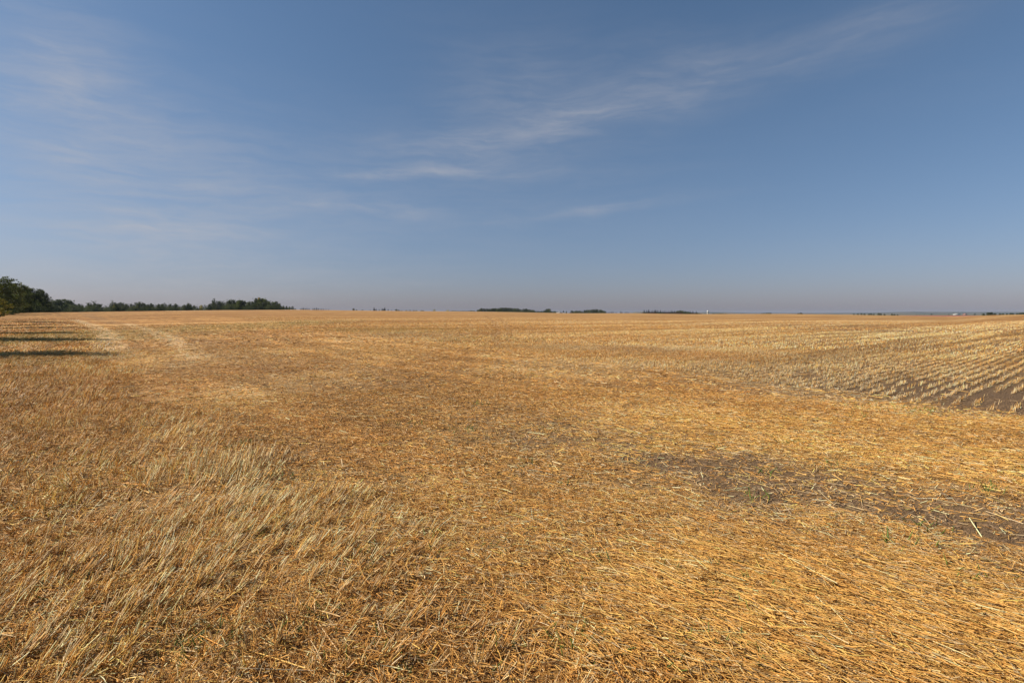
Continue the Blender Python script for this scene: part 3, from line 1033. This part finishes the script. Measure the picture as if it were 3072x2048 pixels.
# small spruces just right of the belt
for px, top in [(902, 926), (907, 924), (912, 923.5), (917, 925), (922, 924.5), (928, 925)]:
    tree('spruce', px, top - 1.0, 700, 'small spruce in the short row directly right of the belt', 'short spruce row next to the belt', parts=False)
for px, top in [(940, 925), (945, 924), (951, 923), (957, 925), (964, 925.5), (971, 926), (979, 927), (987, 927.5)]:
    tree('spruce', px, top - 1.0, 700, 'small spruce in the second short row right of the belt', 'second short spruce row', parts=False)

# --- specks on the skyline between belt and the middle wood
for i, (px, top, k) in enumerate([(1062, 924.5, 'dark'), (1070, 928.5, 'dark'), (1088, 928.5, 'dark')]):
    tree(k, px, top, 950, ['round dark tree standing alone on the skyline, leftmost after the spruce rows', 'tiny shrub-like tree just right of the lone round tree',
         'tiny dark tree between the lone round tree and the two skyline spruces'][i], wide=1.0, parts=False)
SP = 'tiny spruces on the skyline left of the middle wood'
for px, top in [(1111, 929), (1123, 922), (1129, 926), (1138, 927), (1147, 925), (1151, 926), (1155, 922), (1165, 927), (1175, 929)]:
    tree('spruce', px, top, 950, 'tiny pointed spruce on the skyline left of the middle wood', SP, parts=False)
for px, top in [(1190, 927), (1196, 929), (1206, 930.5), (1219, 930), (1230, 929), (1242, 929.5), (1250, 930), (1264, 930), (1270, 930.5)]:
    tree('dark', px, top, 950, 'low dark tree in the broken line on the skyline left of the middle wood', 'low skyline trees', wide=1.2, parts=False)
tree('olive', 1304, 927, 950, 'round yellow-green bush alone on the skyline left of the middle wood', wide=1.1, parts=False)
tree('olive', 1345, 929, 950, 'low wide yellow-green bush on the skyline, nearer to the middle wood', wide=2.0, parts=False)
for px in range(1358, 1428, 8):
    tree('shrub', px, 931 + rt.uniform(-.8, .8), 950, 'low dark shrub in the hedge leading into the middle wood', 'hedge left of the middle wood', parts=False, wide=1.0)

# --- middle wood, farm gap, second wood
MW = [(1430, 930), (1445, 924), (1465, 925), (1480, 924), (1500, 922.5), (1520, 922), (1535, 923), (1552, 923), (1562, 926), (1580, 925), (1595, 928),
      (1606, 931), (1630, 930), (1636, 929), (1641, 925), (1648, 925), (1653, 932), (1672, 934)]
px = 1432
while px < 1673:
    gap_ = 1602 < px < 1632 or px > 1651
    k = rt.choice(['slim', 'spruce', 'grey']) if gap_ else rt.choice(['dark', 'green', 'dark'])
    tree(k, px, prof(MW, px) + rt.uniform(-.6, 1.4), 1000 + rt.uniform(-15, 60), {'slim': 'thin tree at the sparse right end of the middle wood', 'spruce': 'small spruce at the sparse right end of the middle wood',
         'grey': 'open-crowned tree at the sparse right end of the middle wood'}.get(k, 'dark leafy tree in the middle wood'), 'trees of the middle wood', wide=rt.uniform(.8, 1.2), parts=False)
    px += rt.uniform(3.6, 5.6)
for px in range(1434, 1672, 10):
    tree('shrub', px, 933 + rt.uniform(-1, 1), 985, 'low shrub at the foot of the middle wood', 'shrubs of the middle wood', parts=False, wide=1.2)
tree('spruce', 1690, 931.5, 1000, 'dark spruce beside the farmhouse with the pale roof', wide=1.5, parts=False)
tree('dark', 1699, 933, 1000, 'dark round tree right of the spruce by the farmhouse', wide=.8, parts=False)
SW = [(1712, 931), (1720, 931.5), (1730, 931), (1745, 932.5), (1755, 929), (1770, 927.5), (1785, 926.5), (1800, 927.5), (1808, 929), (1818, 934)]
px = 1714
while px < 1817:
    tree(rt.choice(['dark', 'dark', 'green']), px, prof(SW, px) + rt.uniform(-.6, 1), 1000 + rt.uniform(-10, 50), 'dark leafy tree in the small wood right of the farmhouse',
         'trees of the small wood', wide=rt.uniform(.8, 1.1), parts=False)
    px += rt.uniform(4, 6)

# --- spruces and bushes left of the silo
for px, top in [(1824, 935), (1829, 934.5), (1834, 933.5), (1839, 933), (1848, 935), (1862, 932.5), (1866, 935), (1875, 934.5), (1880, 934), (1885, 935.5)]:
    tree('spruce', px, top, 1000, 'tiny spruce in the sparse row right of the small wood', 'sparse spruce row', parts=False)
for px in range(1892, 1932, 7):
    tree('olive', px, 935.5 - (px - 1892) * .05 + rt.uniform(-.5, .5), 1000, 'low green bush at the left end of the spruce wood by the silo', 'green bushes left of the spruce wood', parts=False, wide=1.0)
for px, top in [(1932, 929), (1940, 930), (1946, 928), (1953, 932), (1958, 930), (1964, 929.5), (1967, 929), (1973, 930), (1981, 930), (1988, 932), (1994, 931),
                (2000, 933), (2006, 932), (2013, 931), (2017, 932), (2023, 931), (2070, 932), (2078, 932.5), (2088, 933)]:
    tree('spruce', px, top, 1010, 'pointed spruce in the spruce wood left of the silo', 'spruces left of the silo', parts=False, wide=1.1)
for px, top in [(2032, 931), (2040, 930), (2047, 930.5), (2055, 932), (2063, 933)]:
    tree('green', px, top, 1000, 'broad green tree among the spruces left of the silo', 'green trees left of the silo', parts=False, wide=1.4)
for px in range(1930, 2108, 6):
    tree(rt.choice(['rust', 'rust', 'shrub']), px, 935.5 + max(0, px - 2060) * .08 + rt.uniform(-.6, .6), 975, 'rusty shrub at the foot of the spruce wood by the silo', 'rusty shrubs along the spruce wood',
         parts=False, wide=1.1)
# --- tree specks right of the silo and in the far valley
for px in (2140, 2150, 2160, 2168, 2176):
    tree('shrub', px, 939.2 + rt.uniform(-.4, .4), 1300, 'low dark shrub in the strip right of the silo', 'strip right of the silo', parts=False, wide=1.6, hmin=2)
for px, top in [(2284, 939), (2291, 937.8), (2298, 937.2), (2305, 936.8), (2311, 937.6)]:
    tree('dark', px, top, 1300, 'dark tree in the small isolated clump right of the silo', 'small isolated clump', parts=False, wide=1.2)
for px, top in [(2394, 938.5), (2400, 937.2), (2404, 938)]:
    tree('dark', px, top, 1300, 'tree in the tiniest clump, second to the right of the silo', 'tiniest clump', parts=False, wide=1.1)
VT = [(2560, 941), (2572, 940), (2583, 939), (2592, 940), (2606, 940), (2613, 939), (2620, 941), (2635, 938.5), (2641, 939.5), (2652, 941), (2675, 940), (2682, 941), (2692, 942)]
for px, top in VT:
    tree('dark', px, top, 1700 + rt.uniform(-60, 60), 'hazy dark tree in the valley just left of the red-brown field', 'valley trees left of the red-brown field', parts=False, wide=1.3)
for px, top, lb in [(2749, 942.5, 'hazy small tree at the left end of the red-brown field'), (2758, 942.5, 'hazy low tree behind the red-brown field, second from its left end'),
                    (2771, 942.8, 'hazy low wide tree behind the red-brown field, near its middle'), (2793, 940.5, 'largest round hazy tree behind the red-brown field'),
                    (2845, 941.8, 'hazy tree behind the red-brown field, right of the large round one'), (2923, 939.5, 'dark lone tree on the far slope in the valley, right part')]:
    tree('dark', px, top, 3300, lb, parts=False, wide=1.6)
for px, top in [(2949, 939.5), (2963, 936.5), (2968, 937), (2974, 936), (2984, 939), (2998, 939.5), (3008, 939.5), (3018, 939.5), (3030, 938.5), (3037, 938.8),
                (3050, 939), (3058, 937.5), (3066, 936.5), (3074, 936.5), (3084, 938)]:
    tree('dark', px, top, 900, 'low dark tree behind the grassy ridge at the right edge', 'trees behind the right ridge', parts=False, wide=1.3)

# ------------------------------------------------------------------ farm buildings far away
def box(x0, x1, y0, y1, z0, z1):
    V = np.array([(x, y, z) for z in (z0, z1) for (x, y) in ((x0, y0), (x1, y0), (x1, y1), (x0, y1))], float)
    Q = np.array([(3, 2, 1, 0), (4, 5, 6, 7), (0, 1, 5, 4), (1, 2, 6, 5), (2, 3, 7, 6), (3, 0, 4, 7)])
    return V, Q


def gable(x0, x1, y0, y1, z0, zr, th=.25):
    ym = (y0 + y1) / 2
    V = []
    for x in (x0, x1):
        V += [(x, y0, z0), (x, ym, zr), (x, y1, z0), (x, y0, z0 + th), (x, ym, zr + th), (x, y1, z0 + th)]
    V = np.array(V, float)
    Q = np.array([(3, 9, 10, 4), (4, 10, 11, 5), (0, 1, 7, 6), (1, 2, 8, 7), (0, 6, 9, 3), (2, 5, 11, 8), (0, 3, 4, 1), (1, 4, 5, 2), (6, 7, 10, 9), (7, 8, 11, 10)])
    return V, Q


def flat_mat(name, c, rough=.6):
    m, n, b = new_mat(name, rough, .4)
    f = n.noise(n.n('ShaderNodeTexCoord').outputs['Object'], 2.0, 4)
    n.put(b.inputs['Base Color'], n.mix(f, tuple(v * .82 for v in c), tuple(min(1, v * 1.12) for v in c)))
    return m


mw, mr, md, mg, ms = (flat_mat('white_wall_paint', (.45, .43, .39)), flat_mat('pale_metal_roof', (.44, .42, .38), .4), flat_mat('dark_door', (.10, .07, .06)),
                      flat_mat('window_glass', (.05, .06, .08), .1), flat_mat('silo_concrete', (.36, .355, .33), .5))


def house(px, Y, w_, d_, h_, hr, rot, label, name='farmhouse', cat_='house', roofm=mr, wallm=mw, lift=0.0):
    x = (px - 1536) / F * Y
    o = link(name, None)
    o.location = (x, Y, gz1(x, Y, False) + lift); o.rotation_euler = (0, 0, rot)
    tag(o, label, cat_)
    link('wall', mesh_np('wall', *cat([box(-w_ / 2, w_ / 2, -d_ / 2, d_ / 2, -3, h_)])), wallm, o)
    link('roof', mesh_np('roof', *gable(-w_ / 2 - .4, w_ / 2 + .4, -d_ / 2 - .4, d_ / 2 + .4, h_, hr)), roofm, o)
    link('door', mesh_np('door', *box(-.5, .5, -d_ / 2 - .06, -d_ / 2 - .003, 0, 2.1)), md, o)
    for wx in (-w_ * .3, w_ * .3):
        link('window', mesh_np('window', *box(wx - .6, wx + .6, -d_ / 2 - .05, -d_ / 2 - .003, 1, 2.2)), mg, o)
    return o


house(1677, 960, 6, 7, 2.6, 4.6, R(55), 'farmhouse with pale sunlit roof between the middle wood and the small wood')
house(1691.5, 900, 2.4, 2.4, 1.5, 2.2, R(20), 'tiny white shed in front of the dark spruce by the farmhouse', 'shed', 'shed')
house(1706, 900, 3.0, 2.4, 1.3, 1.9, R(0), 'tiny pale grey shed right of the round tree by the farmhouse', 'shed', 'shed', ms, ms)
house(2868, 3400, 34, 16, 6, 9, R(10), 'long pale-roofed farm building behind the red-brown field', 'barn', 'barn', ms, ms)
house(2893, 3400, 16, 14, 6, 10, R(0), 'rusty red barn right of the long pale-roofed farm building', 'barn', 'barn', flat_mat('rusty_roof', (.25, .14, .11)), flat_mat('red_boards', (.26, .12, .09)))
house(3017, 880, 1.6, 1.6, 1.6, 2.6, R(0), 'tiny white hut behind the grassy ridge at the right edge', 'hut', 'hut')

# silo: ribbed cylinder with a white dome and a thin elevator leg beside it
Ys = 900
xs = (2122.5 - 1536) / F * Ys
zs = gz1(xs, Ys, False)
Hs = EYE + Ys * (940 - 931.0) / F - zs
silo = link('silo', None); silo.location = (xs, Ys, zs)
tag(silo, 'tall white silo with domed cap on the skyline', 'silo')
Vs, Qs = [], []
sg = 32
zz = [-1.0]; 
nb = 14
for i in range(nb):
    z0 = (Hs - 1.6) * i / nb; z1 = (Hs - 1.6) * (i + 1) / nb
    zz += [z0 + .02, z1 - .14, z1 - .10, z1 - .03]
radp = [1.35] + [1.35, 1.35, 1.42, 1.42] * nb
for z_, r_ in zip(zz, radp):
    for j in range(sg):
        a = 2 * math.pi * j / sg
        Vs.append((r_ * math.cos(a), r_ * math.sin(a), z_))
for k in range(len(zz) - 1):
    for j in range(sg):
        j2 = (j + 1) % sg
        Qs.append((k * sg + j, k * sg + j2, (k + 1) * sg + j2, (k + 1) * sg + j))
link('barrel', mesh_np('barrel', np.array(Vs), np.array(Qs), None, True), ms, silo)
Vs, Qs = [], []
for k in range(9):
    t = k / 8 * math.pi / 2 * .98
    for j in range(sg):
        a = 2 * math.pi * j / sg
        Vs.append((1.5 * math.cos(t) * math.cos(a), 1.5 * math.cos(t) * math.sin(a), Hs - 1.6 + 1.6 * math.sin(t)))
for k in range(8):
    for j in range(sg):
        j2 = (j + 1) % sg
        Qs.append((k * sg + j, k * sg + j2, (k + 1) * sg + j2, (k + 1) * sg + j))
link('dome', mesh_np('dome', np.array(Vs), np.array(Qs), None, True), flat_mat('white_dome', (.52, .53, .52), .35), silo)
link('ladder', mesh_np('ladder', *cat([box(-1.62, -1.52, -.3, -.22, 0, Hs - 1.6), box(-1.62, -1.52, .22, .3, 0, Hs - 1.6)] +
                                      [box(-1.6, -1.54, -.22, .22, z_, z_ + .05) for z_ in np.arange(.4, Hs - 1.8, .4)])), flat_mat('dark_steel', (.12, .12, .12)), silo)

# ------------------------------------------------------------------ far hills
hx = np.linspace(-9000, 14000, 400); hy = np.linspace(8200, 13500, 40)
HX, HY = np.meshgrid(hx, hy)
ppx = 1536 + F * HX / HY
prof_ = np.interp(ppx, [1500, 1900, 2050, 2120, 2160, 2230, 2400, 2560, 2640, 2700, 2740, 2850, 3000, 3100, 3400, 4200],
                  [942, 940.3, 938.2, 935.9, 936.3, 938.4, 939.0, 938.4, 937.3, 935.4, 934.9, 935.3, 935.4, 935.8, 937, 940])
ztop = EYE + 10500 * (940 - prof_) / F
ztop = ztop + (fbm(HX / 500, HY / 500, 201, 4) - .5) * 5
sh = np.exp(-((HY - 10500) / 1300.0) ** 2)
HZ = ZFAR - 6 + (ztop - ZFAR + 6) * sh
nr, na = HX.shape
I, J = np.meshgrid(np.arange(nr - 1), np.arange(na - 1), indexing='ij')
Q = np.stack([I * na + J, I * na + J + 1, (I + 1) * na + J + 1, (I + 1) * na + J], -1).reshape(-1, 4)
hm, n, b = new_mat('hill_cover', .95, .05)
hf = n.noise(n.mapping(n.n('ShaderNodeTexCoord').outputs['Object'], sc=(.004, .002, .004)), 1.0, 5, .65)
n.put(b.inputs['Base Color'], n.ramp(hf, [(.35, (.025, .035, .02)), (.5, (.045, .055, .028)), (.62, (.16, .12, .07))]))
tag(link('hills', mesh_np('hills', np.stack([HX.ravel(), HY.ravel(), HZ.ravel()], 1), Q, None, True), hm),
    'low hazy blue hills along the far horizon', 'hills', kind='structure')

# ------------------------------------------------------------------ haze
zb = float(min(gzv.min(), HZ.min())) - 1.0
hz_ = link('haze', mesh_np('haze', *box(-16500, 16500, -16500, 16500, zb, 60.0)))
hzm = bpy.data.materials.new('haze_air'); hzm.use_nodes = True
t_ = hzm.node_tree; t_.nodes.clear()
pv = t_.nodes.new('ShaderNodeVolumePrincipled'); ho = t_.nodes.new('ShaderNodeOutputMaterial')
pv.inputs['Color'].default_value = (.44, .52, .66, 1)
pv.inputs['Density'].default_value = 4.2e-5
pv.inputs['Anisotropy'].default_value = 0.0
t_.links.new(pv.outputs[0], ho.inputs['Volume'])
hz_.data.materials.append(hzm)
tag(hz_, 'thin pale haze over the fields', 'haze', kind='stuff')

# ------------------------------------------------------------------ say which one, counted from the left, where look-alikes stand in a line
ONES = ['', 'first', 'second', 'third', 'fourth', 'fifth', 'sixth', 'seventh', 'eighth', 'ninth', 'tenth', 'eleventh', 'twelfth', 'thirteenth', 'fourteenth',
        'fifteenth', 'sixteenth', 'seventeenth', 'eighteenth', 'nineteenth']
TENS = {2: ('twentieth', 'twenty'), 3: ('thirtieth', 'thirty'), 4: ('fortieth', 'forty'), 5: ('fiftieth', 'fifty')}


def ordinal(k):
    if k < 20:
        return ONES[k]
    t, u = divmod(k, 10)
    return TENS[t][0] if u == 0 else TENS[t][1] + '-' + ONES[u]


same = {}
for o in COL.objects:
    if o.parent is None and o.get('group') and o.get('label'):
        same.setdefault((o['group'], o['label']), []).append(o)
for (g, l), os_ in same.items():
    if len(os_) < 2 or 'inside' in g or 'beyond' in g:
        continue
    os_.sort(key=lambda o: o.location.x / o.location.y)
    for i, o in enumerate(os_):
        lab = l + ', ' + ('leftmost such one' if i == 0 else 'rightmost such one' if i == len(os_) - 1 else ordinal(i + 1) + ' such from left')
        if len(lab.split()) > 16:
            lab = l + ', ' + ordinal(i + 1)
        o['label'] = lab
